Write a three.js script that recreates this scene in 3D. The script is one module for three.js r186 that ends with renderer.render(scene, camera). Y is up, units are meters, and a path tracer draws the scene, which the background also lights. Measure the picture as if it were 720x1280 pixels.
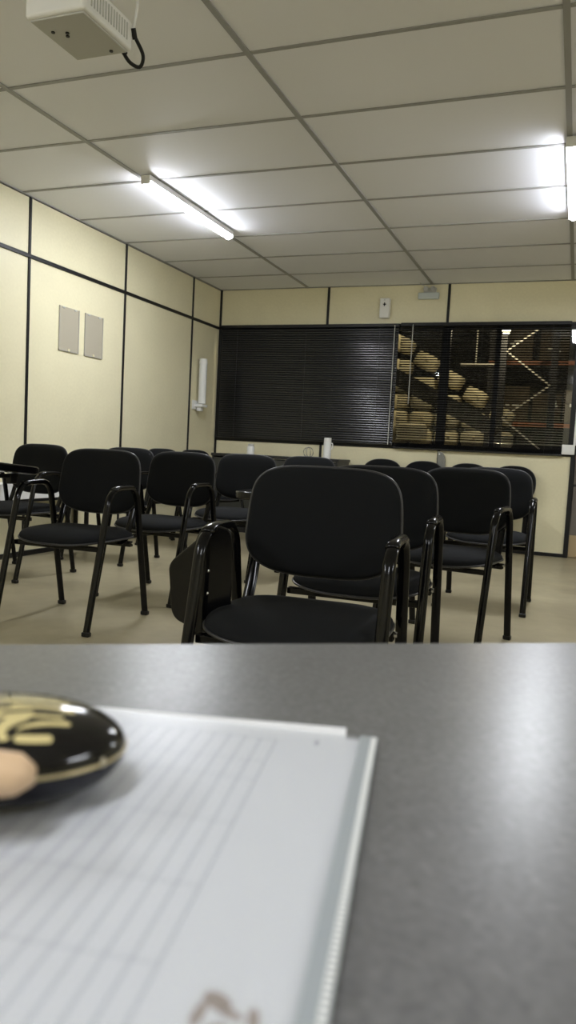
import * as THREE from 'three';
import { RoundedBoxGeometry } from 'three/addons/geometries/RoundedBoxGeometry.js';
import { mergeGeometries } from 'three/addons/utils/BufferGeometryUtils.js';
import { MarchingCubes } from 'three/addons/objects/MarchingCubes.js';
import { ImprovedNoise } from 'three/addons/math/ImprovedNoise.js';
import { RectAreaLightUniformsLib } from 'three/addons/lights/RectAreaLightUniformsLib.js';

// ------------------------------------------------------------------ camera, light, exposure
const scene = new THREE.Scene();
const EYE = 0.8437;
const camera = new THREE.PerspectiveCamera(68.084, 720 / 1280, 0.02, 60);
camera.position.set(0, EYE, 0);
camera.rotation.set(-0.0811, 0.3604, 0.0516, 'YXZ');
camera.focus = 2.5; camera.userData.fStop = 11;
const renderer = new THREE.WebGLRenderer({ antialias: true });
renderer.toneMapping = THREE.LinearToneMapping;
renderer.toneMappingExposure = 1.42;
renderer.shadowMap.enabled = true;
RectAreaLightUniformsLib.init();
scene.background = new THREE.Color(0x010101);
const LAMP_POWER = 63, LAMP_GLOW = 37, LAMP_TINT = new THREE.Color().setRGB(0.97, 1.0, 1.06);

// ------------------------------------------------------------------ helpers
let seed = 7;
const rnd = () => { seed = (seed * 1664525 + 1013904223) >>> 0; return seed / 4294967296; };
const rr = (a, b) => a + (b - a) * rnd();
const noise = new ImprovedNoise();
const taken = {};
const numbered = (n) => { const k = taken[n] = (taken[n] ?? -1) + 1; return k ? `${n}_${String(k).padStart(3, '0')}` : n; };
const V = (x, y, z) => new THREE.Vector3(x, y, z);
const lin = (r, g, b) => new THREE.Color().setRGB(r, g, b);
const mat = (c, roughness = 0.6, o = {}) => new THREE.MeshPhysicalMaterial({ color: Array.isArray(c) ? lin(...c) : c, roughness, ...o });
function tag(o, label, category, group) { Object.assign(o.userData, { label, category }); if (group) o.userData.group = group; return o; }
function thing(name, label, category, pos = [0, 0, 0], turn = 0, group) {
  const g = new THREE.Group(); g.name = numbered(name); g.position.set(...pos); g.rotation.y = turn; scene.add(g);
  return tag(g, label, category, group);
}
function structure(name, pos = [0, 0, 0]) { const g = new THREE.Group(); g.name = name; g.position.set(...pos); g.userData.kind = 'structure'; scene.add(g); return g; }
function part(parent, name, geo, material, pos, rot) {
  const m = new THREE.Mesh(geo, material); m.name = name; m.castShadow = m.receiveShadow = true;
  if (pos) m.position.set(...pos); if (rot) m.rotation.set(...rot);
  parent.add(m); return m;
}
const box = (w, h, d) => new THREE.BoxGeometry(w, h, d);
const rbox = (w, h, d, r = 0.003, s = 2) => new RoundedBoxGeometry(w, h, d, s, Math.min(r, w / 2.01, h / 2.01, d / 2.01));
const cyl = (r1, r2, h, n = 20) => new THREE.CylinderGeometry(r1, r2, h, n);
const at = (g, x, y, z, rx = 0, ry = 0, rz = 0) => g.applyMatrix4(new THREE.Matrix4().compose(V(x, y, z), new THREE.Quaternion().setFromEuler(new THREE.Euler(rx, ry, rz)), V(1, 1, 1)));
const join = (list) => mergeGeometries(list.map((g) => (g.index ? g.toNonIndexed() : g)), false);
function bar(a, b, w, h) { // box bar from a to b
  const d = b.clone().sub(a), g = box(w, h, d.length()); const m = new THREE.Matrix4().lookAt(b, a, V(0, 1, 0)); m.setPosition(a.clone().add(b).multiplyScalar(0.5)); return g.applyMatrix4(m);
}
const tube = (pts, r, n = 24, closed = false, rad = 8) => new THREE.TubeGeometry(new THREE.CatmullRomCurve3(pts.map((p) => V(...p)), closed, 'centripetal'), n, r, rad, closed);
// sweep of an ellipse (a across = x, b in the plane) along a polyline that lies in a plane of constant x
function sweepYZ(pts, x, a, b, seg = 14) {
  const pos = [], idx = [], N = pts.length;
  for (let i = 0; i < N; i++) {
    const p = pts[i], p0 = pts[Math.max(0, i - 1)], p1 = pts[Math.min(N - 1, i + 1)];
    let ty = p1[0] - p0[0], tz = p1[1] - p0[1]; const l = Math.hypot(ty, tz); ty /= l; tz /= l;
    for (let k = 0; k < seg; k++) { const t = k / seg * 2 * Math.PI, u = Math.cos(t) * a, w = Math.sin(t) * b; pos.push(x + u, p[0] - tz * w, p[1] + ty * w); }
  }
  for (let i = 0; i < N - 1; i++) for (let k = 0; k < seg; k++) { const A = i * seg + k, B = i * seg + (k + 1) % seg, C = A + seg, D = B + seg; idx.push(A, C, B, B, C, D); }
  for (const e of [0, N - 1]) { const c = pos.length / 3; pos.push(x, pts[e][0], pts[e][1]); for (let k = 0; k < seg; k++) { const A = e * seg + k, B = e * seg + (k + 1) % seg; e ? idx.push(c, B, A) : idx.push(c, A, B); } }
  const g = new THREE.BufferGeometry(); g.setAttribute('position', new THREE.Float32BufferAttribute(pos, 3)); g.setIndex(idx); g.computeVertexNormals(); return g;
}
// rounds the corners of a polyline [[y,z],...]
function rounded(pts, r, n = 7) {
  const out = [pts[0]];
  for (let i = 1; i < pts.length - 1; i++) {
    const P = pts[i], A = pts[i - 1], B = pts[i + 1], la = Math.hypot(A[0] - P[0], A[1] - P[1]), lb = Math.hypot(B[0] - P[0], B[1] - P[1]), q = Math.min(r, la * 0.49, lb * 0.49);
    const s = [P[0] + (A[0] - P[0]) / la * q, P[1] + (A[1] - P[1]) / la * q], e = [P[0] + (B[0] - P[0]) / lb * q, P[1] + (B[1] - P[1]) / lb * q];
    for (let k = 0; k <= n; k++) { const t = k / n; out.push([0, 1].map((c) => (1 - t) * (1 - t) * s[c] + 2 * t * (1 - t) * P[c] + t * t * e[c])); }
  }
  out.push(pts[pts.length - 1]); return out;
}
// closed cushion over an outline f(t)->[x,y]: thickness front/back along +z / -z, bent by warp(x,y,z)
function cushion(f, front, back, edge, warp, n = 72, rings = 12) {
  const pos = [], idx = [], prof = [];
  for (let i = 0; i <= rings; i++) { const r = Math.sin(i / rings * Math.PI / 2); prof.push([r, front * Math.pow(Math.max(0, 1 - Math.pow(r, edge)), 1 / 2.2)]); }
  for (let i = rings - 1; i >= 0; i -= 2) { const r = Math.sin(Math.max(0, i) / rings * Math.PI / 2); prof.push([r, -back * Math.pow(Math.max(0, 1 - Math.pow(r, edge)), 1 / 2.2)]); }
  prof.push([0, -back]);
  for (const [r, z] of prof) for (let k = 0; k < n; k++) { const [x, y] = f(k / n * Math.PI * 2); pos.push(...warp(x * r, y * r, z)); }
  for (let i = 0; i < prof.length - 1; i++) for (let k = 0; k < n; k++) { const A = i * n + k, B = i * n + (k + 1) % n, C = A + n, D = B + n; idx.push(A, C, B, B, C, D); }
  const g = new THREE.BufferGeometry(); g.setAttribute('position', new THREE.Float32BufferAttribute(pos, 3)); g.setIndex(idx); g.computeVertexNormals(); return g;
}
const sup = (t, a, b, n) => { const c = Math.cos(t), s = Math.sin(t); return [a * Math.sign(c) * Math.pow(Math.abs(c), 2 / n), b * Math.sign(s) * Math.pow(Math.abs(s), 2 / n)]; };
function dataTexture(w, h, f, srgb = true) {
  const d = new Uint8Array(w * h * 4);
  for (let y = 0; y < h; y++) for (let x = 0; x < w; x++) { const c = f(x / w, y / h, x, y), o = (y * w + x) * 4; for (let k = 0; k < 3; k++) d[o + k] = Math.max(0, Math.min(255, c[k])); d[o + 3] = 255; }
  const t = new THREE.DataTexture(d, w, h); t.wrapS = t.wrapT = THREE.RepeatWrapping; t.magFilter = THREE.LinearFilter; t.minFilter = THREE.LinearFilter; if (srgb) t.colorSpace = THREE.SRGBColorSpace; t.needsUpdate = true; return t;
}
const tile2 = (u, v, f, z) => { // tileable noise from a torus-like blend
  const a = noise.noise(u * f, v * f, z), b = noise.noise((u - 1) * f, v * f, z), c = noise.noise(u * f, (v - 1) * f, z), d = noise.noise((u - 1) * f, (v - 1) * f, z);
  const k = (x, y) => x * (1 - u) + y * u; return k(a, b) * (1 - v) + k(c, d) * v;
};
function uvMetres(g, ax, ay, s = 1) { const p = g.attributes.position, uv = new Float32Array(p.count * 2); for (let i = 0; i < p.count; i++) { uv[2 * i] = p.getComponent(i, ax) * s; uv[2 * i + 1] = p.getComponent(i, ay) * s; } g.setAttribute('uv', new THREE.BufferAttribute(uv, 2)); return g; }

// ------------------------------------------------------------------ materials
const floorTex = dataTexture(512, 512, (u, v) => { const n = tile2(u, v, 5, 1) * 20 + tile2(u, v, 14, 2) * 12 + tile2(u, v, 50, 3) * 7; return [158 + n, 149 + n, 122 + n * 0.9]; });
const floorRough = dataTexture(256, 256, (u, v) => { const n = 92 + tile2(u, v, 7, 8) * 22 + tile2(u, v, 30, 9) * 10; return [n, n, n]; }, false);
const speck = dataTexture(512, 512, (u, v) => { const n = tile2(u, v, 120, 4) * 26 + tile2(u, v, 45, 5) * 10 + tile2(u, v, 8, 6) * 6; return [98 + n, 98 + n, 98 + n]; });
const grain = dataTexture(512, 512, (u, v) => { const n = 128 + tile2(u, v, 90, 14) * 90 + tile2(u, v, 180, 15) * 60; return [n, n, n]; }, false);
const weave = dataTexture(128, 128, (u, v, x, y) => { const n = 128 + ((x + y) % 4 < 2 ? 40 : -40) + tile2(u, v, 40, 5) * 50; return [n, n, n]; }, false);
weave.repeat.set(14, 14);
const wallTex = dataTexture(256, 256, (u, v) => { const n = tile2(u, v, 6, 21) * 5 + tile2(u, v, 60, 22) * 5; return [226 + n, 219 + n, 186 + n]; });
const M = {
  wall: mat(0xffffff, 0.42, { map: wallTex }),
  profile: mat([0.006, 0.006, 0.007], 0.42, { specularIntensity: 0.7 }),
  tile: mat([0.88, 0.89, 0.95], 0.55),
  tee: mat([0.34, 0.34, 0.34], 0.5),
  floor: mat(0xffffff, 1, { map: floorTex, roughnessMap: floorRough }),
  concrete: mat([0.4, 0.39, 0.37], 0.9),
  tabletop: mat(0xffffff, 0.31, { map: speck, bumpMap: grain, bumpScale: 0.00003 }),
  tableEdge: mat([0.02, 0.02, 0.02], 0.45),
  fabric: mat([0.005, 0.0058, 0.0068], 0.92, { bumpMap: weave, bumpScale: 0.0004, specularIntensity: 0.5 }),
  tubeBlack: mat([0.003, 0.003, 0.0034], 0.13, { specularIntensity: 0.5 }),
  plastic: mat([0.006, 0.006, 0.0066], 0.36, { specularIntensity: 0.7 }),
  piping: mat([0.03, 0.03, 0.032], 0.35),
  tablet: mat([0.0035, 0.0035, 0.004], 0.16, { specularIntensity: 0.6 }),
  chrome: mat([0.75, 0.75, 0.75], 0.2, { metalness: 1 }),
  white: mat([0.8, 0.8, 0.78], 0.45),
  whiteGloss: mat([0.82, 0.83, 0.82], 0.25),
  greyPlastic: mat([0.5, 0.5, 0.47], 0.4),
  acrylic: mat([0.42, 0.385, 0.3], 0.3),
  slat: mat([0.006, 0.007, 0.009], 0.2),
  desk: mat([0.015, 0.015, 0.016], 0.4),
  deskPanel: mat([0.035, 0.036, 0.03], 0.45),
  glass: mat([1, 1, 1], 0.02, { transmission: 1, thickness: 0, ior: 1.5 }),
  frost: mat([0.9, 0.92, 0.92], 0.35, { transmission: 0.55, thickness: 0 }),
  steelDark: mat([0.02, 0.022, 0.03], 0.5),
  steelPale: mat([0.55, 0.53, 0.47], 0.5),
  orange: mat([0.26, 0.08, 0.025], 0.5),
  sackDull: mat([0.5, 0.47, 0.36], 0.4),
  sackPale: mat([0.66, 0.6, 0.42], 0.5),
  cardboard: mat([0.1, 0.08, 0.055], 0.85),
  label: mat([0.8, 0.8, 0.76], 0.6),
  wood: mat([0.45, 0.34, 0.19], 0.5),
  door: mat([0.16, 0.14, 0.12], 0.5),
  skin: mat([0.6, 0.42, 0.26], 0.5),
};
const lampGlow = new THREE.MeshStandardMaterial({ color: 0xffffff, emissive: LAMP_TINT, emissiveIntensity: LAMP_GLOW, roughness: 0.6 });

// ------------------------------------------------------------------ room
const XL = -3.632, XR = 3.6, ZB = -7.311, ZF = 1.9, H = 2.478, RAIL = 2.084;
{ // floor
  const g = structure('floor');
  const slab = uvMetres(at(box(XR - XL + 0.4, 0.1, ZF - ZB + 0.4), (XL + XR) / 2, -0.05, (ZB + ZF) / 2), 0, 2, 0.35);
  part(g, 'floor_slab', slab, M.floor);
}
{ // ceiling: slab, runners, tees, tiles
  const g = structure('ceiling');
  part(g, 'ceiling_slab', at(box(XR - XL + 0.4, 0.12, ZF - ZB + 0.4), (XL + XR) / 2, H + 0.2, (ZB + ZF) / 2), M.concrete);
  const xs = [XL, -2.662, -1.412, -0.162, 1.088, 2.338, XR], zs = [ZB];
  for (let k = 6; k > -9; k--) { const z = -(2.996 + 0.625 * k); if (z < ZF) zs.push(z); }
  zs.push(ZF);
  for (const x of xs) part(g, 'main_runner', join([at(box(0.026, 0.006, ZF - ZB), x, H + 0.003, (ZB + ZF) / 2), at(box(0.006, 0.03, ZF - ZB), x, H + 0.02, (ZB + ZF) / 2)]), M.tee);
  for (const z of zs) for (let i = 0; i < xs.length - 1; i++) part(g, 'cross_tee', at(box(xs[i + 1] - xs[i] - 0.027, 0.004, 0.021), (xs[i] + xs[i + 1]) / 2, H + 0.004, z), M.tee);
  for (let i = 0; i < xs.length - 1; i++) for (let j = 0; j < zs.length - 1; j++) {
    const w = xs[i + 1] - xs[i] - 0.012, d = zs[j + 1] - zs[j] - 0.01;
    if (w > 0.02 && d > 0.02) part(g, 'ceiling_tile', box(w, 0.012, d), M.tile, [(xs[i] + xs[i + 1]) / 2, H + 0.013, (zs[j] + zs[j + 1]) / 2], [rr(-0.002, 0.002), 0, rr(-0.0015, 0.0015)]);
  }
}
// a partition wall of panels between black profiles; f maps (along, y, thickness) to a placed box
function panelWall(name, joints, place, lowTop, opts = {}) {
  const g = structure(name), a0 = joints[0], a1 = joints[joints.length - 1];
  for (let i = 0; i < joints.length - 1; i++) {
    const c = (joints[i] + joints[i + 1]) / 2, w = joints[i + 1] - joints[i] - 0.012;
    if (opts.full !== false) part(g, 'panel', ...place(c, (0.03 + lowTop) / 2, w, lowTop - 0.04, 0.04));
    else part(g, 'panel', ...place(c, (0.03 + opts.sill) / 2, w, opts.sill - 0.03, 0.04));
    part(g, 'panel', ...place(c, (lowTop + 0.012 + H) / 2, w, H - lowTop - 0.022, 0.04));
  }
  for (const j of joints) part(g, 'black_profile', ...place(j, H / 2, 0.021, H, 0.05, M.profile));
  part(g, 'black_rail', ...place((a0 + a1) / 2, lowTop, a1 - a0, 0.025, 0.052, M.profile));
  part(g, 'baseboard', ...place((a0 + a1) / 2, 0.018, a1 - a0, 0.036, 0.054, M.profile));
  part(g, 'wall_core', ...place((a0 + a1) / 2, H / 2 + (opts.full === false ? 0 : 0), a1 - a0, H, 0.012, M.concrete));
  return g;
}
const uvBox = (g, ax) => uvMetres(g, ax, 1, 0.8);
const sidePlace = (x, s) => (c, y, w, h, t, m) => [uvBox(rbox(t, h, w, 0.002, 1), 2), m ?? M.wall, [x + s * 0.02 - s * t / 2 + s * (t - 0.04) / 2 * 2 - s * 0.02, y, c]];
// left wall: visible face at x = XL
panelWall('wall_left', [ZB, -6.702, -5.518, -4.332, -3.142, -1.952, -0.762, 0.428, 1.618, ZF], (c, y, w, h, t, m) => [uvBox(rbox(t, h, w, 0.002, 1), 2), m ?? M.wall, [XL - 0.04 + t / 2 - (t < 0.02 ? 0.012 : 0), y, c]], RAIL);
panelWall('wall_right', [ZB, -6.12, -4.93, -3.74, -2.55, -1.36, -0.17, 1.02, ZF], (c, y, w, h, t, m) => [uvBox(rbox(t, h, w, 0.002, 1), 2), m ?? M.wall, [XR + 0.04 - t / 2 + (t < 0.02 ? 0.012 : 0), y, c]], RAIL);
panelWall('wall_behind', [XL, -2.442, -1.252, -0.062, 1.128, 2.318, XR], (c, y, w, h, t, m) => [uvBox(rbox(w, h, t, 0.002, 1), 0), m ?? M.wall, [c, y, ZF + 0.04 - t / 2 + (t < 0.02 ? 0.012 : 0)]], RAIL);
{ // back wall: low panels under the windows, high panels above, door at the right
  const g = structure('wall_back'), J = [XL, -2.438, -1.247, -0.05], SILL = 0.93, TOP = 2.1;
  const P = (c, y, w, h, t, m, name) => part(g, name, uvBox(rbox(w, h, t, 0.002, 1), 0), m, [c, y, ZB - 0.04 + t / 2]);
  for (let i = 0; i < 3; i++) {
    const c = (J[i] + J[i + 1]) / 2, w = J[i + 1] - J[i] - 0.02;
    P(c, (SILL + 0.03) / 2, w, SILL - 0.03, 0.04, M.wall, 'panel');
    P(c, (TOP + H) / 2, w, H - TOP, 0.04, M.wall, 'panel');
  }
  for (const j of [J[0] + 0.01, J[1], J[2]]) P(j, H / 2, 0.024, H, 0.05, M.profile, 'black_profile');
  P(J[3] + 0.008, 1.05, 0.04, 2.1, 0.056, M.profile, 'black_profile');
  P((J[0] + J[3]) / 2, TOP, J[3] - J[0], 0.03, 0.05, M.profile, 'black_rail');
  P((J[0] + J[3]) / 2, SILL, J[3] - J[0], 0.03, 0.05, M.profile, 'black_rail');
  P((J[0] + J[3]) / 2, 0.016, J[3] - J[0], 0.032, 0.05, M.profile, 'baseboard');
  P((J[3] + 1.128) / 2 + 0.01, (TOP + H) / 2, 1.128 - J[3] - 0.02, H - TOP, 0.04, M.wall, 'panel');
  P((1.0 + XR) / 2, TOP / 2, XR - 1.0, TOP, 0.04, M.wall, 'panel');
  P((1.14 + XR) / 2, (TOP + H) / 2, XR - 1.14, H - TOP, 0.04, M.wall, 'panel');
  P(0.98, 1.05, 0.04, 2.1, 0.056, M.profile, 'black_profile');
  P(0.48, 2.1, 1.0, 0.03, 0.05, M.profile, 'black_rail');
}
{ // door right of the back wall's last post
  const d = structure('door_1', [0.47, 0, ZB - 0.06]);
  part(d, 'door_leaf', rbox(0.98, 1.88, 0.035), M.door, [0, 1.145, 0]);
  part(d, 'kick_plate', rbox(0.98, 0.2, 0.04), M.wood, [0, 0.105, 0.002]);
  part(d, 'mid_rail', rbox(0.98, 0.02, 0.045), M.tableEdge, [0, 0.66, 0]);
  part(d, 'door_handle', join([at(cyl(0.011, 0.011, 0.06), 0.4, 1.02, 0.045, Math.PI / 2), at(rbox(0.12, 0.018, 0.018, 0.008), 0.35, 1.02, 0.075)]), M.chrome);
}
// windows between the panels: black frame with two sashes and panes
[[-3.62, -2.45], [-2.426, -1.259], [-1.235, -0.062]].forEach(([a, b], i) => {
  const w = structure(`window_${i + 1}`, [(a + b) / 2, 1.515, ZB - 0.02]), W = b - a, hh = 1.14;
  part(w, 'window_frame', join([at(box(W, 0.03, 0.05), 0, hh / 2 - 0.015, 0), at(box(W, 0.03, 0.05), 0, -hh / 2 + 0.015, 0), at(box(0.03, hh - 0.06, 0.05), -W / 2 + 0.015, 0, 0), at(box(0.03, hh - 0.06, 0.05), W / 2 - 0.015, 0, 0)]), M.profile);
  part(w, 'mullion', box(0.045, hh - 0.06, 0.03), M.profile, [-0.118 + (i - 2) * 0, 0, 0]);
  const m = -0.118;
  part(w, 'pane', box(m - 0.0225 + W / 2 - 0.03, hh - 0.06, 0.004), M.glass, [(-W / 2 + 0.03 + m - 0.0225) / 2, 0, 0]);
  part(w, 'pane', box(W / 2 - 0.03 - m - 0.0225, hh - 0.06, 0.004), M.glass, [(W / 2 - 0.03 + m + 0.0225) / 2, 0, -0.008]);
});

// ------------------------------------------------------------------ ceiling lamps
function lamp(label, x, z, group) {
  const t = thing('ceiling_lamp', label, 'lamp', [x, H, z], 0, group), L = 1.2;
  part(t, 'housing', rbox(0.064, 0.034, L, 0.003), M.white, [0, -0.018, 0]);
  const s = new THREE.Shape(); s.absarc(0, 0, 0.03, Math.PI, 2 * Math.PI); s.closePath();
  part(t, 'diffuser', new THREE.ExtrudeGeometry(s, { depth: L - 0.03, bevelEnabled: false, curveSegments: 12 }), lampGlow, [0, -0.0355, -(L - 0.03) / 2]);
  for (const e of [-1, 1]) part(t, 'end_cap', rbox(0.064, 0.05, 0.012, 0.004), M.white, [0, -0.03, e * L / 2]);
  const l = new THREE.RectAreaLight(LAMP_TINT, LAMP_POWER, 0.055, L - 0.04); l.position.set(0, -0.072, 0); l.rotation.x = -Math.PI / 2; l.name = 'lamp_light'; t.add(l);
}
lamp('slim glowing tube lamp on the ceiling near the left wall', -2.6, -4.735);
lamp('bright glowing tube lamp cut by the right edge of the picture', -0.145, -4.735);
lamp('slim tube lamp on the ceiling behind the viewer near the left wall', -2.6, 0.265);
lamp('slim tube lamp on the ceiling behind the desk', -0.145, 0.89);
lamp('slim tube lamp on the ceiling near the right wall before the back wall', 2.355, -4.735);
lamp('slim tube lamp on the ceiling near the right wall beside the desk', 2.355, -0.36);

// ------------------------------------------------------------------ front desk
const DESK = Math.PI / 180 * 32.76; // its far edge runs away to the right
{
  const t = thing('desk', 'dark speckled grey desk in the foreground carrying the papers', 'desk', [0.394 * -0.541, 0, 0.394 * -0.841], DESK);
  // local x runs along the far edge, local +z towards the viewer
  const top = uvMetres(rbox(1.7, 0.025, 0.75, 0.0015, 2), 0, 2, 3.2); part(t, 'desktop', top, M.tabletop, [0.05, 0.7272, 0.375]);
  for (const x of [-0.72, 0.82]) part(t, 'leg', join([at(rbox(0.05, 0.7, 0.05, 0.004), x, 0.365, 0.375), at(rbox(0.06, 0.03, 0.62, 0.004), x, 0.015, 0.375), at(rbox(0.05, 0.03, 0.6, 0.004), x, 0.7, 0.375)]), M.tableEdge);
  part(t, 'modesty_panel', rbox(1.48, 0.36, 0.016, 0.002), M.tableEdge, [0.05, 0.5, 0.3]);
}

// ------------------------------------------------------------------ chairs
const LEAN = 0.14, BACK_TOP = [0.225, 0.152];
const backOutline = (w) => (t) => { const s = Math.sin(t); const [x, y] = sup(t, w, 0.152, s > 0 ? 4.6 : 3.1); return [x * (1 - 0.045 * (y / 0.152)) / 1.02, y + 0.006 * Math.cos(x / w * 1.5) * (s > 0 ? 1 : 0)]; };
const backWarp = (yc, zc, lean, k = 0.55) => (x, y, z) => { const zz = z + k * x * x + 0.35 * y * y; return [x, yc + y * Math.cos(lean) + zz * Math.sin(lean) * 0.6, zc - y * Math.sin(lean) + zz]; };
const bw = backWarp(0.643, -0.214, LEAN);
const seatOutline = (t) => { const s = Math.sin(t); return sup(t, 0.232, 0.215, s < 0 ? 3.0 : 3.8); };  // y -> -z
const seatWarp = (x, y, z) => [x, 0.394 + z - 0.45 * Math.max(0, -y - 0.1) ** 2 * 2 + 0.10 * x * x, -0.005 - y];
const G = {
  back: cushion(backOutline(0.225), 0.032, 0.004, 3.2, bw), backShell: cushion(backOutline(0.218), 0.002, 0.022, 3.5, bw, 48, 8),
  backPiping: tube(Array.from({ length: 40 }, (_, i) => { const [x, y] = backOutline(0.226)(i / 40 * 2 * Math.PI); return bw(x, y, -0.004); }), 0.0045, 160, true, 6),
  seat: cushion(seatOutline, 0.047, 0.004, 3.4, seatWarp), seatPan: cushion((t) => seatOutline(t).map((v) => v * 0.97), 0.002, 0.022, 4, seatWarp, 48, 8),
  seatPiping: tube(Array.from({ length: 40 }, (_, i) => { const [x, y] = seatOutline(i / 40 * 2 * Math.PI); return seatWarp(x * 1.003, y * 1.003, -0.004); }), 0.0045, 160, true, 6),
};
const sidePath = rounded([[0.012, 0.252], [0.628, 0.098], [0.632, -0.128], [0.012, -0.252]], 0.075, 8);
for (const s of [-1, 1]) G['side' + s] = sweepYZ(sidePath, s * 0.24, 0.0165, 0.0105);
for (const s of [-1, 1]) G['pad' + s] = sweepYZ(sidePath.slice(6, -6).map(([y, z]) => [y + 0.004, z]), s * 0.24, 0.0185, 0.0125);
G.foot = rbox(0.037, 0.02, 0.026, 0.005); G.upright = sweepYZ(rounded([[0.366, -0.06], [0.374, -0.115], [0.46, -0.165], [0.60, -0.215]], 0.04), 0, 0.017, 0.006);
G.crossFront = at(rbox(0.46, 0.022, 0.03, 0.004), 0, 0.362, 0.13); G.crossRear = at(rbox(0.46, 0.022, 0.03, 0.004), 0, 0.362, -0.12);
G.bolt = at(cyl(0.008, 0.008, 0.03, 12), 0, 0, 0, 0, 0, Math.PI / 2);
function makeChair(name) {
  const t = new THREE.Group(); t.name = name;
  part(t, 'seat', G.seat, M.fabric); part(t, 'seat_pan', G.seatPan, M.plastic); part(t, 'seat_piping', G.seatPiping, M.piping);
  part(t, 'backrest', G.back, M.fabric); part(t, 'back_shell', G.backShell, M.plastic); part(t, 'back_piping', G.backPiping, M.piping);
  for (const s of [-1, 1]) {
    const f = part(t, 'side_frame', G['side' + s], M.tubeBlack); part(f, 'arm_pad', G['pad' + s], M.tablet);
    for (const z of [0.252, -0.252]) part(f, 'foot', G.foot, M.plastic, [s * 0.24, 0.011, z]);
    part(t, 'back_upright', G.upright, M.tubeBlack, [s * 0.195, 0, 0]);
    part(t, 'bolt', G.bolt, M.chrome, [s * 0.223, 0.37, -0.12]);
  }
  part(t, 'crossbar', G.crossFront, M.tubeBlack); part(t, 'crossbar', G.crossRear, M.tubeBlack);
  return t;
}
const proto = makeChair('armchair');
function putChair(label, x, z, deg, group) {
  const c = proto.clone(); c.name = numbered('armchair'); c.position.set(x, 0, z); c.rotation.y = THREE.MathUtils.degToRad(deg); scene.add(c);
  return tag(c, label, 'chair', group);
}
const chFront = putChair('nearest black armchair, closest to the desk, its writing tablet folded down at the left arm', -0.642, -1.83, 4);
const chSecond = putChair('black armchair directly behind the nearest one, only the tip of its raised tablet showing', -0.68, -2.58, 1.9);
putChair('black armchair third from the desk in the right-hand line, turned slightly', -0.53, -3.497, -10);
putChair('rearmost black armchair of the right-hand line, just before the round-backed chairs', -0.458, -4.544, 0);
const chLeft = putChair('whole black armchair at the left with a raised writing tablet on its left arm', -2.164, -2.943, 2.1);
putChair('leftmost black armchair beside the left wall, seen behind the raised writing tablet', -3.198, -3.754, -3);
putChair('black armchair right behind the one with the raised tablet, left of the folded tablet', -2.139, -3.68, -3);
putChair('black armchair by the left wall mostly hidden behind the leftmost one and the tablet armchair', -3.09, -4.617, 1.5);
putChair('black armchair standing before the left end of the low black sideboard', -2.115, -4.568, 0);
putChair('black armchair of which only the back top shows before the right end of the sideboard', -1.999, -5.52, 0);
putChair('far black armchair turned sideways at the left wall, nearer of the two sideways ones', -3.06, -5.58, 82);
putChair('far black armchair turned sideways at the left wall, farther of the two sideways ones', -3.05, -6.13, 80);

// writing tablets (parts of their chairs)
const tabShape = (() => { const s = new THREE.Shape(); s.moveTo(-0.02, 0.03); s.lineTo(0.02, 0.07); s.quadraticCurveTo(0.05, 0.09, 0.1, 0.09); s.lineTo(0.4, 0.075); s.quadraticCurveTo(0.46, 0.07, 0.46, 0.0); s.lineTo(0.46, -0.1); s.quadraticCurveTo(0.45, -0.16, 0.38, -0.165); s.lineTo(0.2, -0.165); s.quadraticCurveTo(0.12, -0.16, 0.08, -0.06); s.quadraticCurveTo(0.05, -0.02, -0.02, -0.03); s.closePath(); return s; })();
const tabGeo = new THREE.ExtrudeGeometry(tabShape, { depth: 0.012, bevelEnabled: true, bevelSize: 0.006, bevelThickness: 0.005, bevelSegments: 3, curveSegments: 8 });
function raisedTablet(chair, rx, rz, ry = 0, y = 0.672, x = -0.24, z = -0.06, thick = 1) {
  const pivot = part(chair, 'writing_tablet', tabGeo, M.tablet, [x, y, z]); pivot.scale.z = thick; pivot.userData.label = 'black plastic writing tablet';
  // shape x -> forwards (+z), shape y -> outwards (-x)
  pivot.rotation.set(-Math.PI / 2, 0, 0); pivot.quaternion.premultiply(new THREE.Quaternion().setFromEuler(new THREE.Euler(rx, -Math.PI / 2 + ry, rz)));
  part(chair, 'tablet_bracket', join([at(rbox(0.03, 0.05, 0.05, 0.006), x, y - 0.026, 0.02), at(rbox(0.022, 0.02, 0.16, 0.005), x, y - 0.012, 0.06)]), M.plastic);
}
raisedTablet(chLeft, 0.0, 0.09, 0, 0.668, -0.35, -0.1, 1.7);
raisedTablet(chSecond, 0, 0, 0, 0.69, -0.185, -0.06);
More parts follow.
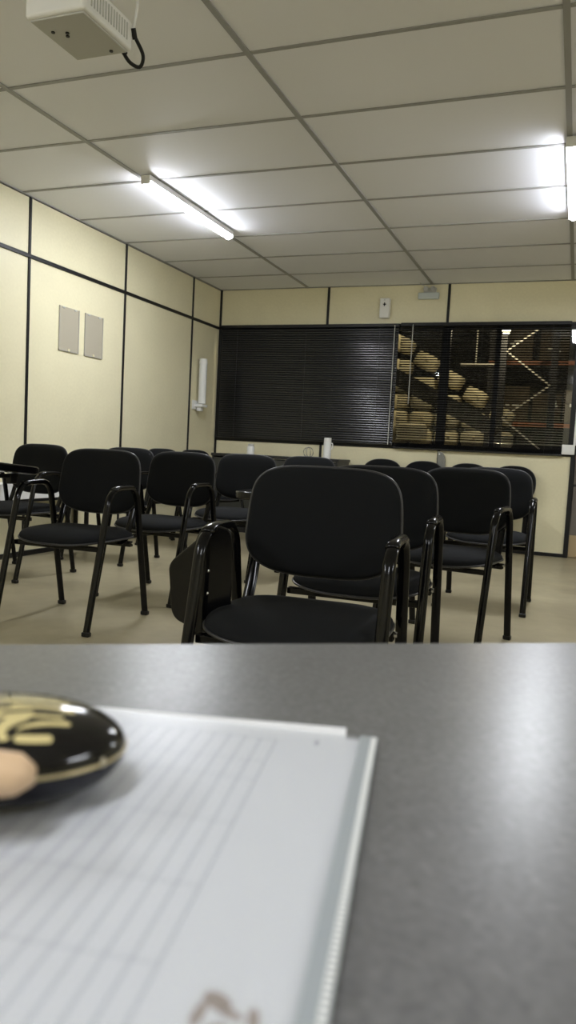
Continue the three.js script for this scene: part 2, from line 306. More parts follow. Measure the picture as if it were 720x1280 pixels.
{ // folded tablet of the nearest chair: hangs beside the left arm in two faces
  const s = new THREE.Shape(); s.moveTo(-0.03, 0.0); s.quadraticCurveTo(0.0, 0.012, 0.035, 0.0); s.quadraticCurveTo(0.05, -0.01, 0.05, -0.04); s.lineTo(0.052, -0.2); s.quadraticCurveTo(0.05, -0.235, 0.02, -0.25); s.lineTo(-0.04, -0.255); s.lineTo(-0.045, -0.03); s.closePath();
  const e = { depth: 0.012, bevelEnabled: true, bevelSize: 0.004, bevelThickness: 0.004, bevelSegments: 3, curveSegments: 8 };
  const panel = part(chFront, 'tablet_bracket', new THREE.ExtrudeGeometry(s, e), M.tablet, [-0.236, 0.628, 0.035], [0, 0.45, 0]); panel.scale.set(0.95, 1.08, 1);
  for (const y of [-0.1, -0.155]) part(panel, 'bolt', at(new THREE.SphereGeometry(0.006, 12, 8), 0, 0, 0), M.chrome, [-0.012, y, 0.017]);
  const p = new THREE.Shape(); p.moveTo(0, 0); p.lineTo(-0.06, -0.055); p.quadraticCurveTo(-0.078, -0.07, -0.077, -0.09); p.lineTo(-0.066, -0.19); p.quadraticCurveTo(-0.06, -0.215, -0.035, -0.22); p.lineTo(0.02, -0.245); p.lineTo(0.02, 0); p.closePath();
  const tb = part(chFront, 'writing_tablet', new THREE.ExtrudeGeometry(p, { ...e, depth: 0.016 }), M.tablet, [-0.262, 0.6, 0.05], [0, -0.2, 0]); tb.scale.set(1.1, 1.0, 1); tb.userData.label = 'folded black plastic writing tablet';
}

// armless round-backed chairs along the back wall
const rbOutline = (t) => { const s = Math.sin(t); return sup(t, 0.195, 0.16, s > 0 ? 2.5 : 2.6); };
const rbWarp = backWarp(0.645, -0.2, 0.12, 0.5);
const armless = new THREE.Group();
part(armless, 'backrest', cushion(rbOutline, 0.03, 0.012, 3, rbWarp, 60, 10), M.fabric); part(armless, 'back_piping', tube(Array.from({ length: 32 }, (_, i) => rbWarp(...rbOutline(i / 32 * 2 * Math.PI), -0.002)), 0.005, 120, true, 6), M.piping);
part(armless, 'seat', cushion((t) => sup(t, 0.2, 0.2, 3), 0.045, 0.012, 3.2, (x, y, z) => [x, 0.42 + z, -y]), M.fabric);
for (const s of [-1, 1]) { for (const z of [0.17, -0.19]) part(armless, 'leg', tube([[s * 0.16, 0.41, z * 0.85], [s * 0.175, 0.2, z], [s * 0.18, 0.0, z * 1.08]], 0.011, 8, false, 8), M.tubeBlack); part(armless, 'back_upright', tube([[s * 0.13, 0.40, -0.1], [s * 0.13, 0.46, -0.19], [s * 0.13, 0.62, -0.21]], 0.011, 12, false, 8), M.tubeBlack); }
[[-1.765, 'round-backed armless black chair against the back wall, leftmost of four'], [-1.36, 'round-backed armless black chair against the back wall beside the grey wall holder, second from left'], [-0.945, 'round-backed armless black chair against the back wall, third from left'], [-0.535, 'round-backed armless black chair against the back wall nearest the door, rightmost of four']].forEach(([x, label]) => {
  const c = armless.clone(); c.name = numbered('armless_chair'); c.position.set(x, 0, -7.02); scene.add(c); tag(c, label, 'chair');
});

// ------------------------------------------------------------------ low sideboard and what stands on it
{
  const t = thing('sideboard', 'low black sideboard against the back wall under the left blind', 'sideboard', [-2.775, 0, -7.06]), W = 1.34, D = 0.4;
  part(t, 'top', rbox(W, 0.028, D, 0.003), M.desk, [0, 0.768, 0]);
  for (const s of [-1, 1]) part(t, 'side_panel', rbox(0.022, 0.754, D - 0.02, 0.002), M.desk, [s * (W / 2 - 0.02), 0.377, 0]);
  part(t, 'back_panel', rbox(W - 0.06, 0.72, 0.012, 0.002), M.deskPanel, [0, 0.385, -D / 2 + 0.03]);
  for (const x of [-0.325, 0.325]) part(t, 'door', rbox(W / 2 - 0.03, 0.56, 0.018, 0.003), M.deskPanel, [x * 0.98, 0.46, D / 2 - 0.02]);
  part(t, 'plinth', rbox(W - 0.06, 0.05, D - 0.08, 0.003), M.desk, [0, 0.026, -0.01]);
}
{
  const c = thing('jar', 'small white lidded jar on the left part of the sideboard', 'jar', [-3.05, 0.782, -6.95]);
  part(c, 'body', new THREE.LatheGeometry([[0, 0], [0.034, 0], [0.037, 0.006], [0.037, 0.075], [0.03, 0.085], [0, 0.085]].map(([x, y]) => new THREE.Vector2(x, y)), 24), M.whiteGloss);
  part(c, 'lid', at(cyl(0.028, 0.031, 0.022, 20), 0, 0.096, 0), M.greyPlastic);
}
{
  const c = thing('thermos', 'tall white cylinder thermos on the right end of the sideboard', 'thermos', [-2.25, 0.782, -6.95]);
  part(c, 'body', new THREE.LatheGeometry([[0, 0], [0.034, 0], [0.037, 0.004], [0.037, 0.16], [0.034, 0.165], [0, 0.165]].map(([x, y]) => new THREE.Vector2(x, y)), 28), M.whiteGloss);
  part(c, 'lid', at(cyl(0.034, 0.036, 0.035, 24), 0, 0.183, 0), M.white);
  part(c, 'handle', tube([[0.034, 0.15, 0], [0.048, 0.147, 0], [0.05, 0.11, 0], [0.036, 0.09, 0]], 0.005, 20), M.white);
}
{
  const c = thing('wire_ornament', 'thin wire globe ornament between the jar and the thermos', 'ornament', [-2.44, 0.782, -6.95]);
  const r = 0.05; for (let k = 0; k < 4; k++) part(c, 'wire_loop', new THREE.TorusGeometry(r, 0.0022, 6, 32), M.chrome, [0, r + 0.003, 0], [0.3, k * Math.PI / 4, 0]);
  part(c, 'base_ring', new THREE.TorusGeometry(0.022, 0.0025, 6, 24), M.chrome, [0, 0.003, 0], [Math.PI / 2, 0, 0]);
}
// ------------------------------------------------------------------ white bench at the left wall
{
  const t = thing('bench', 'narrow white bench on a black frame against the left wall behind the chairs', 'bench', [-3.555, 0, -4.2]);
  part(t, 'bench_top', rbox(0.14, 0.11, 1.5, 0.004), M.white, [0, 0.475, 0]);
  part(t, 'frame', join([at(box(0.13, 0.02, 1.48), 0, 0.41, 0)]), M.profile);
  for (const x of [-0.05, 0.05]) for (const z of [-0.7, 0.7]) part(t, 'leg', box(0.025, 0.4, 0.025), M.profile, [x, 0.2, z]);
}

// ------------------------------------------------------------------ things on the walls
[[-4.785, 'grey clear sheet holder on the left wall, left one of the pair'], [-5.095, 'grey clear sheet holder on the left wall, right one of the pair']].forEach(([z, label]) => {
  const t = thing('sheet_holder', label, 'sheet holder', [XL + 0.001, 1.655, z]);
  part(t, 'back_sheet', rbox(0.004, 0.325, 0.236, 0.001), M.acrylic, [0.002, 0, 0]);
  part(t, 'rim', join([at(box(0.005, 0.008, 0.236), 0.0065, -0.158, 0), at(box(0.005, 0.325, 0.006), 0.0065, 0, 0.115), at(box(0.005, 0.325, 0.006), 0.0065, 0, -0.115)]), mat([0.42, 0.4, 0.35], 0.2));
  part(t, 'finger_notch', at(cyl(0.012, 0.012, 0.006, 16), 0.006, -0.15, 0, 0, 0, Math.PI / 2), M.wall);
  for (const s of [-1, 1]) part(t, 'clip', rbox(0.008, 0.012, 0.03, 0.002), M.greyPlastic, [0.005, 0.155, s * 0.07]);
});
{
  const t = thing('cup_dispenser', 'white tubular cup dispenser on the left wall near the corner', 'dispenser', [XL + 0.001, 1.25, -6.86]);
  part(t, 'wall_plate', rbox(0.012, 0.09, 0.2, 0.003), M.white, [0.007, 0.0, 0]);
  part(t, 'bracket', join([at(rbox(0.09, 0.03, 0.11, 0.006), 0.05, -0.005, 0), at(rbox(0.05, 0.05, 0.05, 0.006), 0.045, -0.035, 0.01)]), M.whiteGloss);
  part(t, 'cup_tube', at(cyl(0.04, 0.04, 0.4, 28), 0, 0, 0), M.whiteGloss, [0.06, 0.215, 0]);
  part(t, 'cap', at(cyl(0.038, 0.043, 0.05, 28), 0, 0, 0), M.white, [0.06, 0.435, 0]);
  part(t, 'lever', rbox(0.03, 0.012, 0.07, 0.004), M.greyPlastic, [0.05, 0.0, -0.09]);
}
{
  const t = thing('air_freshener', 'small white air freshener dispenser high on the back wall', 'air freshener', [-1.851, 2.257, ZB]);
  part(t, 'case', rbox(0.1, 0.19, 0.06, 0.014, 3), M.white, [0, 0, 0.03]);
  part(t, 'emblem', join([at(new THREE.SphereGeometry(0.012, 12, 8).scale(0.6, 1.6, 0.25), 0, 0.035, 0.06), at(new THREE.SphereGeometry(0.012, 12, 8).scale(1.4, 0.5, 0.25), 0, 0.035, 0.06)]), M.plastic);
  part(t, 'nozzle', at(cyl(0.006, 0.006, 0.01, 12), 0, 0.075, 0.061, Math.PI / 2), M.greyPlastic);
}
{
  const t = thing('emergency_light', 'grey emergency light with two small lamps at the ceiling edge of the back wall', 'emergency light', [-1.437, 2.38, ZB]);
  part(t, 'body', rbox(0.2, 0.062, 0.045, 0.012, 3), mat([0.55, 0.6, 0.6], 0.25), [0, -0.012, 0.023]);
  part(t, 'lamp_bracket', rbox(0.12, 0.05, 0.03, 0.006), M.greyPlastic, [0.01, 0.04, 0.016]);
  for (const s of [-1, 1]) { const h = part(t, 'lamp_head', at(cyl(0.024, 0.016, 0.035, 18), 0, 0, 0, Math.PI / 2), M.greyPlastic, [0.01 + s * 0.034, 0.047, 0.046]); part(h, 'lamp_lens', at(cyl(0.02, 0.02, 0.004, 18), 0, 0, 0.019, Math.PI / 2), M.chrome); }
  part(t, 'cable', tube([[-0.02, 0.06, 0.02], [-0.05, 0.08, 0.04], [-0.075, 0.094, 0.1]], 0.003, 12), M.greyPlastic);
}
{
  const t = thing('switch_box', 'square white switch box on the back wall at the lower right corner of the blind', 'switch', [-0.087, 0.978, ZB + 0.012]);
  part(t, 'box', rbox(0.11, 0.088, 0.045, 0.005), M.white, [0, 0, 0.022]);
  for (const s of [-1, 1]) part(t, 'rocker', rbox(0.035, 0.05, 0.008, 0.002), M.whiteGloss, [s * 0.03, 0, 0.046]);
  part(t, 'cable_duct', rbox(0.022, 0.36, 0.016, 0.002), M.white, [0.05, 0.22, 0.008]);
}
{
  const t = thing('wall_holder', 'narrow grey rounded holder on the back wall beside the black joint', 'holder', [-1.215, 0.82, ZB]);
  const s = new THREE.Shape(); s.moveTo(-0.032, -0.09); s.lineTo(0.036, -0.09); s.lineTo(0.036, 0.0); s.quadraticCurveTo(0.03, 0.08, -0.032, 0.085); s.closePath();
  part(t, 'shell', new THREE.ExtrudeGeometry(s, { depth: 0.03, bevelEnabled: true, bevelSize: 0.003, bevelThickness: 0.003, bevelSegments: 2 }), mat([0.22, 0.22, 0.2], 0.3), [0, 0, 0.003]);
  part(t, 'screw', at(cyl(0.007, 0.007, 0.006, 12), -0.018, 0.062, 0.037, Math.PI / 2), M.white);
}

// ------------------------------------------------------------------ venetian blinds
function slatGeo(w, tilt, depth = 0.026) { // crowned strip, tilt from horizontal, front edge down for tilt > 0
  const n = 6, th = 0.0007, pts = [];
  for (let i = 0; i <= n; i++) { const u = i / n - 0.5; pts.push([u * depth, 0.0028 * (1 - 4 * u * u)]); }
  const sh = new THREE.Shape(); pts.forEach(([a, b], i) => (i ? sh.lineTo(a, b) : sh.moveTo(a, b))); [...pts].reverse().forEach(([a, b]) => sh.lineTo(a, b - th)); sh.closePath();
  const g = new THREE.ExtrudeGeometry(sh, { depth: w, bevelEnabled: false }); g.translate(0, 0, -w / 2); g.rotateY(-Math.PI / 2); // section x -> +z
  g.rotateX(tilt); return g;
}
function blind(label, x0, x1, top, bottom, tilt, stack, wandX, wandLen) {
  const c = (x0 + x1) / 2, W = x1 - x0, t = thing('venetian_blind', label, 'blind', [c, 0, ZB + 0.035]);
  part(t, 'headrail', rbox(W, 0.03, 0.03, 0.002), M.profile, [0, top - 0.015, 0]);
  const g = slatGeo(W - 0.006, tilt), flat = slatGeo(W - 0.006, 0.15), pitch = 0.0232; let y = top - 0.045, n = 0;
  const low = bottom + 0.025 + stack * 0.008;
  for (; y > low; y -= pitch, n++) part(t, 'slat', g, M.slat, [rr(-0.001, 0.001), y, 0], [rr(-0.02, 0.02), 0, rr(-0.0004, 0.0004)]);
  for (let k = 0; k < stack; k++) part(t, 'slat', flat, M.slat, [0, bottom + 0.026 + k * 0.008, 0]);
  part(t, 'bottom_rail', rbox(W, 0.016, 0.024, 0.004), M.slat, [0, bottom + 0.01, 0]);
  for (const f of [-0.4, 0, 0.4]) part(t, 'ladder_cord', cyl(0.0009, 0.0009, top - bottom - 0.03, 6), M.piping, [f * W, (top + bottom) / 2, 0.0135]);
  part(t, 'wand', cyl(0.004, 0.004, wandLen, 8), M.greyPlastic, [wandX - c, top - 0.02 - wandLen / 2, 0.026]);
}
blind('black closed venetian blind over the left part of the window', -3.585, -1.695, 2.11, 0.94, 1.3, 0, -1.735, 1.14);
blind('black half-open venetian blind over the right part of the window', -1.68, -0.14, 2.116, 0.914, -0.36, 9, -1.56, 0.75);

// ------------------------------------------------------------------ projector under the ceiling
{
  const t = thing('projector', 'white projector hanging from the ceiling at the top left', 'projector', [-1.505, 2.06, -2.0]);
  part(t, 'body', rbox(0.21, 0.09, 0.25, 0.012, 3), M.white, [0, 0.045, 0]);
  part(t, 'bottom_plate', rbox(0.186, 0.006, 0.226, 0.003), M.greyPlastic, [0, -0.002, 0]);
  const slots = []; for (let k = 0; k < 14; k++) slots.push(at(box(0.002, 0.05, 0.005), 0.1055, 0.047, -0.09 + k * 0.014)); part(t, 'vent', join(slots), M.greyPlastic);
  for (const [x, z] of [[-0.06, 0.05], [-0.03, 0.02], [-0.02, 0.035], [0.05, -0.09]]) part(t, 'screw', at(cyl(0.006, 0.006, 0.004, 12), x, -0.006, z), M.plastic);
  part(t, 'mount_pole', cyl(0.016, 0.016, 0.33, 16), M.white, [0, 0.253, 0]);
  part(t, 'ceiling_flange', cyl(0.06, 0.06, 0.01, 24), M.white, [0, 0.41, 0]);
  part(t, 'black_cable', tube([[0.06, 0.02, -0.125], [0.068, -0.005, -0.17], [0.09, -0.012, -0.19], [0.112, 0.01, -0.175], [0.108, 0.05, -0.13]], 0.006, 28), M.plastic);
  part(t, 'plug', join([at(cyl(0.009, 0.009, 0.03, 12), 0.06, 0.02, -0.137, 1.2), at(cyl(0.009, 0.008, 0.03, 12), 0.108, 0.055, -0.125, 0.5)]), M.plastic);
  part(t, 'white_cable', tube([[0.108, 0.06, -0.12], [0.118, 0.16, -0.12], [0.08, 0.3, -0.06], [0.02, 0.41, 0]], 0.004, 28), M.white);
}

// ------------------------------------------------------------------ warehouse beyond the window
{
  const f = structure('warehouse_floor'); part(f, 'slab', at(box(12, 0.1, 12), -1.5, -0.05, -13.45), M.concrete);
  const w = structure('warehouse_wall'); const m = mat([0.03, 0.032, 0.036], 0.8);
  part(w, 'back_sheet', at(box(12, 6, 0.1), -1.5, 3, -19.4), m); part(w, 'side_sheet', at(box(0.1, 6, 12), -7.5, 3, -13.45), m); part(w, 'side_sheet', at(box(0.1, 6, 12), 4.5, 3, -13.45), m); part(w, 'roof_sheet', at(box(12, 0.1, 12), -1.5, 6, -13.45), m); part(w, 'over_sheet', at(box(12, 3.4, 0.05), -1.5, 4.25, -7.42), m);
  part(w, 'front_sheet', at(box(3.9, 2.6, 0.05), -5.6, 1.25, -7.42), m); part(w, 'front_sheet', at(box(5.5, 2.6, 0.05), 1.75 + 1.0, 1.25, -7.5), m);
}
{ // rack upright frame with zigzag bracing, right part of the window
  const t = thing('rack_frame', 'tall rack frame with pale zigzag bracing seen through the right blind', 'rack', [-0.73, 0, -11]);
  part(t, 'post', rbox(0.09, 4.2, 0.08, 0.004), M.steelDark, [-0.34, 2.1, 0]); part(t, 'post', rbox(0.09, 4.2, 0.08, 0.004), M.steelDark, [0.34, 2.1, 0]);
  const ys = [0.52, 0.98, 1.44, 1.9, 2.36, 2.8, 3.25, 3.7];
  for (let k = 0; k < ys.length - 1; k++) { const s = k % 2 ? 1 : -1; part(t, 'brace', bar(V(-s * 0.3 * -1, ys[k], 0.045), V(-s * 0.3, ys[k + 1], 0.045), 0.03, 0.02), M.steelPale); }
}
{ // racks behind with beams and wrapped loads
  const t = thing('pallet_rack', 'dark pallet rack with orange beams far beyond the right blind', 'rack', [0, 0, -12.2]);
  for (const x of [-1.35, 0.9]) part(t, 'post', rbox(0.1, 4.4, 0.1, 0.004), M.steelDark, [x, 2.2, 0.0]);
  for (const y of [0.95, 1.42, 2.35, 3.2]) part(t, 'beam', rbox(2.35, 0.06, 0.05, 0.004), M.orange, [-0.22, y, 0.06]);
  for (const y of [1.44, 2.37]) part(t, 'shelf', rbox(2.3, 0.02, 0.9, 0.002), M.steelDark, [-0.22, y + 0.02, -0.42]);
  let i = 0;
  for (const [y, xs] of [[1.475, [-1.0, -0.52, -0.06, 0.4]], [2.405, [-0.98, -0.45, 0.1]]]) for (const x of xs) {
    const h = rr(0.42, 0.6), b = thing('carton', `dark carton on the ${y < 2 ? 'lower' : 'upper'} shelf of the warehouse rack`, 'carton', [x, y, -12.55 + rr(-0.05, 0.05)], rr(-0.1, 0.1), y < 2 ? 'cartons on the lower rack shelf' : 'cartons on the upper rack shelf');
    part(b, 'box', rbox(0.42, h, 0.4, 0.008), M.cardboard, [0, h / 2, 0]); part(b, 'paper_label', box(0.1, 0.05, 0.004), M.label, [rr(-0.1, 0.1), h * rr(0.3, 0.7), 0.202]); part(b, 'paper_label', box(0.06, 0.04, 0.004), M.label, [rr(-0.14, 0.14), h * rr(0.2, 0.85), 0.202]); i++;
  }
}
{ // stepped stacks of sacks behind an inclined conveyor, left part of the half-open blind
  const A = V(-2.6, 2.02, -9.9), B = V(-0.98, 1.22, -9.9);
  const t = thing('conveyor', 'dark inclined conveyor sloping down to the right beyond the blind', 'conveyor');
  for (const dz of [-0.22, 0.22]) part(t, 'side_rail', bar(A.clone().add(V(0, 0, dz)), B.clone().add(V(0, 0, dz)), 0.05, 0.2), M.steelDark);
  part(t, 'belt', bar(A, B, 0.4, 0.04), M.plastic);
  for (const f of [0.06, 0.94]) for (const dz of [-0.22, 0.22]) { const p = A.clone().lerp(B, f); part(t, 'leg', box(0.06, p.y - 0.05, 0.06), M.steelDark, [p.x, (p.y - 0.05) / 2, p.z + dz]); }
  const lump = (w, h, d, s) => { const g = new THREE.SphereGeometry(1, 22, 14), p = g.attributes.position, v = V(0, 0, 0); for (let i = 0; i < p.count; i++) { v.fromBufferAttribute(p, i); const q = [v.x, v.y, v.z].map((c) => Math.sign(c) * Math.pow(Math.abs(c), 0.5)); const n = 1 + 0.07 * noise.noise(v.x * 3 + s, v.y * 3, v.z * 3); p.setXYZ(i, q[0] * w / 2 * n, q[1] * h / 2 * n, q[2] * d / 2 * n); } g.computeVertexNormals(); return g; };
  const LG = [0, 1, 2, 3].map((s) => lump(0.35, 0.235, 0.4, s * 7.3));
  const sack = (label, group, x, y, z, k) => {
    const s = thing('sack', label, 'sack', [x, y, z], rr(-0.08, 0.08), group);
    part(s, 'sack_body', LG[k % 4], [M.sackPale, M.sackDull][k % 3 === 1 ? 1 : 0], [rr(-0.006, 0.006), 0, 0], [0, 0, rr(-0.04, 0.04)]); part(s, 'tied_neck', at(cyl(0.015, 0.035, 0.05, 10), 0, 0, 0), M.sackPale, [0.04, 0.02, 0.2], [1.4, 0, 0]);
    return s;
  };
  const say = ['tallest, leftmost', 'second tallest', 'middle', 'second lowest', 'lowest, rightmost'];
  [10, 9, 8, 7, 6].forEach((n, c) => { for (let r = 0; r < n; r++) { const s = sack(r === n - 1 ? `pale plastic sack tipped over on top of the ${say[c]} stack beyond the conveyor` : `pale plastic sack in the ${say[c]} stack beyond the conveyor`, r === n - 1 ? null : `sacks of the ${say[c]} stack`, -2.58 + c * 0.38 + rr(-0.005, 0.005), 0.125 + r * 0.255 + (r === n - 1 ? 0.085 : 0), -11.3 + rr(-0.04, 0.04), c + r); if (r === n - 1) s.rotation.z = -0.45; } });
  for (let k = 0; k < 3; k++) for (let r = 0; r < 5 - (k > 1 ? 1 : 0); r++) sack(`pale plastic sack in the ${['left', 'middle', 'right'][k]} stack before the conveyor`, `sacks of the ${['left', 'middle', 'right'][k]} front stack`, -2.3 + k * 0.37, 0.125 + r * 0.255, -9.3, k + r);
  // lit strip and hanging chain
  const p = thing('hanging_pipe', 'thin pale horizontal pipe hung on a rod between the sacks and the rack frame', 'pipe', [-1.42, 2.2, -11.2]);
  part(p, 'pipe', at(cyl(0.018, 0.018, 0.52, 10), 0, 0, 0, 0, 0, Math.PI / 2), M.steelPale); part(p, 'rod', cyl(0.01, 0.01, 3.7, 8), M.steelPale, [-0.05, 1.86, 0]);
}
{ // warehouse bulb
  const b = thing('warehouse_lamp', 'round glowing bulb beyond the upper middle of the right blind', 'lamp', [-1.0, 2.55, -10.4]);
  part(b, 'bulb', new THREE.SphereGeometry(0.055, 20, 14), new THREE.MeshStandardMaterial({ color: 0xffffff, emissive: lin(1, 0.86, 0.55), emissiveIntensity: 6 }));
  part(b, 'socket', cyl(0.03, 0.03, 0.08, 12), M.steelDark, [0, 0.09, 0]); part(b, 'cord', cyl(0.006, 0.006, 3.3, 6), M.steelDark, [0, 1.76, 0]);
  const l = new THREE.PointLight(lin(1, 0.85, 0.55), 1.6, 0, 2); l.name = 'bulb_light'; b.add(l);
  const h = thing('warehouse_lamp', 'high bay lamp shining down on the sacks beyond the window', 'lamp', [-1.9, 4.3, -9.2]);
  part(h, 'shade', new THREE.LatheGeometry([[0.06, 0.25], [0.12, 0.22], [0.24, 0.0], [0.23, 0.0], [0.11, 0.2], [0.05, 0.23]].map(([x, y]) => new THREE.Vector2(x, y)), 24), M.steelDark);
  part(h, 'bulb', new THREE.SphereGeometry(0.07, 20, 14), new THREE.MeshStandardMaterial({ color: 0xffffff, emissive: lin(1, 0.86, 0.6), emissiveIntensity: 6 }), [0, 0.09, 0]);
  part(h, 'cord', cyl(0.008, 0.008, 1.15, 6), M.steelDark, [0, 0.82, 0]);
  const s = new THREE.PointLight(lin(1, 0.84, 0.5), 8, 0, 2); s.position.set(0, 0.09, 0); s.name = 'bay_light'; s.shadow.radius = 3; h.add(s);
}

// ------------------------------------------------------------------ papers on the desk
const TOP = 0.7397, PR = 0.185; // desk surface and the papers' turn
const along = V(Math.cos(PR), 0, -Math.sin(PR)), toward = V(Math.sin(PR), 0, Math.cos(PR)); // right, towards viewer
const paperCorner = V(-0.0655, 0, -0.2612); // far right corner of the sheet
const inPaper = (a, b) => paperCorner.clone().addScaledVector(along, -a).addScaledVector(toward, b);
{
  const cv = document.createElement('canvas'); cv.width = 1240; cv.height = 1754; const c = cv.getContext('2d'), mm = 1240 / 210;
  c.fillStyle = '#cecdce'; c.fillRect(0, 0, 1240, 1754);
  c.strokeStyle = 'rgba(95,98,112,0.5)'; c.lineWidth = 3.2;
  const x1 = (210 - 32.5) * mm;
  for (let k = 0; k <= 30; k++) { const x = x1 - k * 5.6 * mm; c.beginPath(); c.moveTo(x, 8 * mm); c.lineTo(x, 250 * mm); c.stroke(); }
  for (const y of [8, 28, 42, 70, 101, 129, 157, 185, 213, 250]) { c.lineWidth = y === 8 ? 3 : 2; c.beginPath(); c.moveTo(x1 - 30 * 5.6 * mm, y * mm); c.lineTo(x1, y * mm); c.stroke(); }
  c.fillStyle = 'rgba(60,60,70,0.7)'; c.fillRect(1240 - 19 * mm, 5 * mm, 1.2 * mm, 4 * mm);
  // illegible brown mark in the lower right margin
  c.fillStyle = 'rgba(112,88,66,0.8)';
  for (const [x, y, a, b, r] of [[28.5, 131, 3.2, 2.0, 0.5], [25.5, 133.5, 2.8, 1.1, 0.3], [31, 135, 1.2, 3.4, 0.1], [21, 134, 1.2, 3, -0.2], [27, 139, 2, 3, 0.4], [20, 141, 1.8, 2.4, 0]]) { c.beginPath(); c.ellipse(1240 - (x - 10) * mm, (y + 5) * mm, a * mm, b * mm, r, 0, 7); c.fill(); }
  const tex = new THREE.CanvasTexture(cv); tex.colorSpace = THREE.SRGBColorSpace;
  const printed = mat(0xffffff, 0.55, { map: tex }), plain = mat([0.7, 0.7, 0.71], 0.6);
  const sheet = (w, d, th) => { const g = new THREE.BoxGeometry(w, th, d, 40, 1, 50), p = g.attributes.position; const f = (x, z) => 0.0002 * Math.sin(x * 26 + 1) * Math.cos(z * 21) + 0.0002 * Math.sin(z * 47 + x * 15); for (let i = 0; i < p.count; i++) p.setY(i, p.getY(i) + f(p.getX(i), p.getZ(i)) + 0.0005); g.computeVertexNormals(); return g; };
  const place = (o, a, b, y) => { o.position.copy(inPaper(a, b)).setY(y); o.rotation.y = PR; };
  const under = thing('paper_sheet', 'plain white sheet sticking out a little above the plastic sleeve', 'paper'); { const q = 0.25, c0 = V(-0.0735, 0, -0.2695); c0.addScaledVector(V(Math.cos(q), 0, -Math.sin(q)), -0.105).addScaledVector(V(Math.sin(q), 0, Math.cos(q)), 0.1485); under.position.copy(c0).setY(TOP + 0.0002); under.rotation.y = q; }
  part(under, 'sheet', sheet(0.21, 0.297, 0.0002), plain);
  const top = thing('printed_sheet', 'white sheet with a faint printed grid inside the plastic sleeve', 'paper'); place(top, 0.1015, 0.1525, TOP + 0.0012);
  part(top, 'sheet', sheet(0.21, 0.297, 0.0002), [plain, plain, printed, plain, plain, plain]);
  const sl = thing('plastic_sleeve', 'clear plastic punched sleeve holding the printed sheet', 'sleeve'); place(sl, 0.1065, 0.1535, TOP + 0.0022);
  const film = mat([0.95, 0.96, 0.97], 0.28, { transmission: 0.94, thickness: 0, specularIntensity: 0.35 });
  part(sl, 'cover_film', sheet(0.2125, 0.302, 0.0001), film);
  const strip = part(sl, 'side_weld', at(rbox(0.0062, 0.0008, 0.302, 0.0003), 0, 0, 0), mat([0.44, 0.48, 0.5], 0.3, { transmission: 0.35, thickness: 0 }), [0.1094, 0.0008, 0]); strip.userData.label = 'translucent side strip with dotted weld';
  const dots = []; for (let k = 0; k < 150; k++) dots.push(at(box(0.0017, 0.0005, 0.0008), 0.1112, 0.0013, -0.149 + k * 0.002)); const d = part(sl, 'weld_dots', join(dots), M.white); d.userData.kind = 'stuff';
}

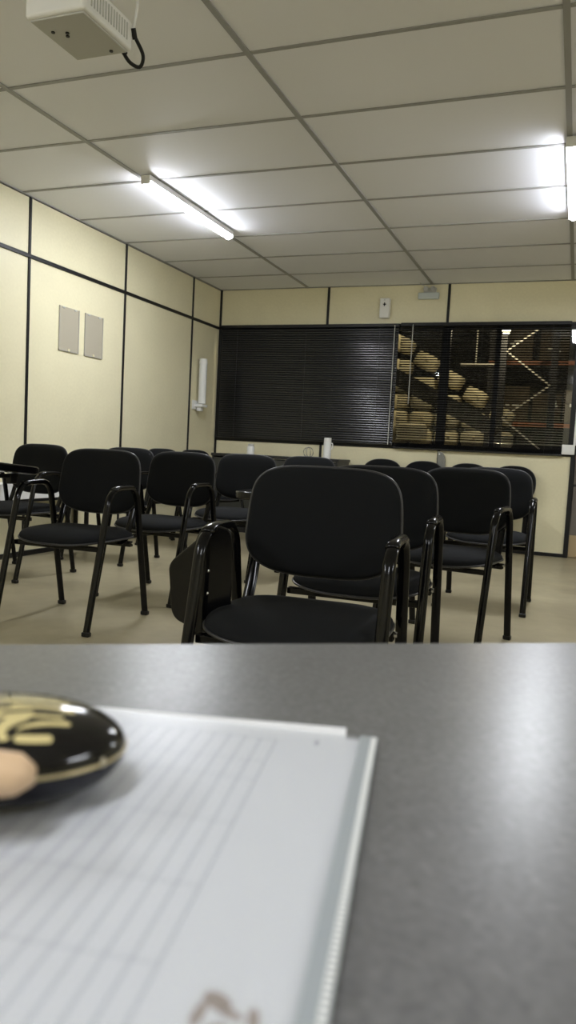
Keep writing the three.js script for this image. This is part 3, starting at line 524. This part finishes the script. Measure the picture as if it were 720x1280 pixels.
// ------------------------------------------------------------------ glossy compact and the fingers holding it
const CX = -0.1500, CZ = -0.1715, CA = 0.38, CY = TOP + 0.0028;
{
  const t = thing('compact', 'glossy black oval compact with cream brushwork and a gold seam on the papers', 'compact', [CX, CY, CZ], CA);
  const a = 0.036, c = 0.0262, b = 0.0119, seamY = 0.0125;
  const cv = document.createElement('canvas'); cv.width = 720; cv.height = 540; const k = cv.getContext('2d'); k.fillStyle = '#08080b'; k.fillRect(0, 0, 720, 540);
  // painted cream brushwork fanning out from the left
  const CR = '#c4b682', BK = '#08080b', S = (p, q, e, w, col = CR) => { k.strokeStyle = col; k.lineCap = 'round'; k.lineWidth = w; k.beginPath(); k.moveTo(...p); k.quadraticCurveTo(...q, ...e); k.stroke(); };
  k.fillStyle = CR; k.beginPath(); k.ellipse(330, 330, 140, 120, 0.15, 0, 7); k.fill();
  S([330, 235], [420, 200], [530, 215], 30); S([380, 290], [460, 250], [560, 270], 30); S([430, 350], [480, 330], [545, 322], 20); S([450, 410], [500, 370], [570, 350], 24); S([470, 450], [505, 445], [540, 430], 28); S([400, 400], [420, 420], [430, 450], 34);
  S([300, 270], [380, 240], [450, 245], 16, BK); S([300, 330], [340, 290], [380, 275], 26, BK); S([390, 330], [440, 300], [490, 292], 20, BK); S([400, 370], [385, 400], [390, 440], 13, BK); S([440, 440], [435, 400], [490, 360], 18, BK); S([250, 290], [300, 240], [350, 225], 12, BK); S([490, 415], [520, 400], [545, 385], 11, BK); S([270, 400], [280, 360], [310, 340], 20, BK);
  const tex = new THREE.CanvasTexture(cv); tex.colorSpace = THREE.SRGBColorSpace;
  const prof = (lo) => { const p = []; const n = 24; for (let i = 0; i <= n; i++) { const th = i / n * Math.PI / 2; p.push(lo ? [Math.pow(Math.cos(th), 0.55), seamY - seamY * Math.sin(th)] : [Math.pow(Math.cos(th), 0.72), seamY + (2 * b - seamY) * Math.sin(th)]); } return p; };
  const shell = (lo) => { const g = new THREE.LatheGeometry((lo ? prof(lo).reverse() : prof(lo)).map(([r, y]) => new THREE.Vector2(Math.max(r, 1e-5), y)), 72); g.scale(a, 1, c); g.computeVertexNormals(); const p = g.attributes.position, uv = g.attributes.uv; for (let i = 0; i < p.count; i++) uv.setXY(i, (p.getX(i) / a + 1) / 2, 1 - (p.getZ(i) / c + 1) / 2); return g; };
  part(t, 'lid', shell(false), mat(0xffffff, 0.14, { map: tex, clearcoat: 0.75, clearcoatRoughness: 0.04, specularIntensity: 0.2 }));
  part(t, 'base', shell(true), mat([0.004, 0.004, 0.008], 0.18, { clearcoat: 0.4, clearcoatRoughness: 0.1, specularIntensity: 0.3 }));
  const ring = new THREE.TorusGeometry(1, 0.012, 8, 96); ring.rotateX(Math.PI / 2); ring.scale(a, 0.05, c); ring.translate(0, seamY, 0); part(t, 'seam', ring, mat([0.5, 0.42, 0.24], 0.3, { metalness: 0.8 }));
  part(t, 'clasp', rbox(0.0012, 0.0024, 0.0018, 0.0005), mat([0.5, 0.45, 0.32], 0.3, { metalness: 0.7 }), [a * 0.9, seamY + 0.0006, c * 0.45]);
}
{ // left hand: palm left of the compact, thumb on its near side, fingers behind it
  // bones in the compact's axes: x to its right end, y up from the papers, z to the viewer
  const J = {
    thumb: [[-0.098, 0.03, 0.032, 0.0125], [-0.056, 0.025, 0.046, 0.0105], [-0.012, 0.0195, 0.0385, 0.0078], [0.0150, 0.0178, 0.0318, 0.0054]],
    index: [[-0.118, 0.052, -0.012, 0.0105], [-0.082, 0.053, -0.032, 0.0092], [-0.058, 0.037, -0.0355, 0.0082], [-0.043, 0.0225, -0.0295, 0.007]],
    middle: [[-0.126, 0.05, -0.03, 0.0105], [-0.09, 0.05, -0.052, 0.0092], [-0.066, 0.03, -0.052, 0.0082], [-0.052, 0.016, -0.042, 0.007]],
    ring: [[-0.138, 0.046, -0.044, 0.01], [-0.107, 0.044, -0.066, 0.0088], [-0.084, 0.024, -0.066, 0.0078], [-0.07, 0.012, -0.055, 0.0068]],
    little: [[-0.152, 0.04, -0.053, 0.009], [-0.128, 0.036, -0.074, 0.0078], [-0.108, 0.02, -0.075, 0.007], [-0.094, 0.0105, -0.066, 0.006]],
  };
  const caps = []; for (const n in J) for (let i = 0; i < 3; i++) caps.push([J[n][i], J[n][i + 1], n]);
  const palm = [[[-0.165, 0.04, 0.0, 0.019], [-0.122, 0.046, -0.014, 0.013]], [[-0.17, 0.038, -0.015, 0.019], [-0.14, 0.044, -0.036, 0.012]], [[-0.17, 0.036, 0.008, 0.019], [-0.1, 0.03, 0.032, 0.0135]], [[-0.172, 0.036, -0.022, 0.017], [-0.152, 0.04, -0.052, 0.011]], [[-0.165, 0.038, -0.006, 0.019], [-0.21, 0.045, 0.012, 0.023]], [[-0.21, 0.045, 0.012, 0.023], [-0.36, 0.07, 0.06, 0.034]]];
  const dist = (p, A, B) => { const ax = A[0], ay = A[1], az = A[2], dx = B[0] - ax, dy = B[1] - ay, dz = B[2] - az, t = Math.max(0, Math.min(1, ((p[0] - ax) * dx + (p[1] - ay) * dy + (p[2] - az) * dz) / (dx * dx + dy * dy + dz * dz))); return Math.hypot(p[0] - ax - t * dx, p[1] - ay - t * dy, p[2] - az - t * dz) - (A[3] + t * (B[3] - A[3])); };
  const smin = (a, b, k) => { const h = Math.max(0, k - Math.abs(a - b)) / k; return Math.min(a, b) - h * h * k / 4; };
  const N = 128, C = [-0.18, 0.05, -0.01], HS = 0.22, mc = new MarchingCubes(N, M.skin, false, false, 200000);
  const fingers = Object.keys(J);
  for (let z = 0; z < N; z++) for (let y = 0; y < N; y++) for (let x = 0; x < N; x++) {
    const p = [C[0] + (x / N * 2 - 1) * HS, C[1] + (y / N * 2 - 1) * HS, C[2] + (z / N * 2 - 1) * HS];
    let d = 1; for (const [A, B] of palm) d = smin(d, dist(p, A, B), 0.016);
    let f = 1; for (const n of fingers) { let q = 1; for (const [A, B, m] of caps) if (m === n) q = smin(q, dist(p, A, B), 0.003); f = Math.min(f, q); }
    mc.field[x + y * N + z * N * N] = -smin(d, f, 0.007);
  }
  mc.isolation = 0; mc.update();
  const g = new THREE.BufferGeometry(), n = mc.count * 3; g.setAttribute('position', new THREE.BufferAttribute(mc.positionArray.slice(0, n), 3)); g.setAttribute('normal', new THREE.BufferAttribute(mc.normalArray.slice(0, n), 3)); g.scale(HS, HS, HS); g.translate(...C);
  const t = thing('person', 'hand reaching in from the left, its thumb tip pressed on the glossy compact', 'person', [CX, TOP + 0.0028, CZ], CA);
  part(t, 'hand', g, M.skin);
}
renderer.render(scene, camera);
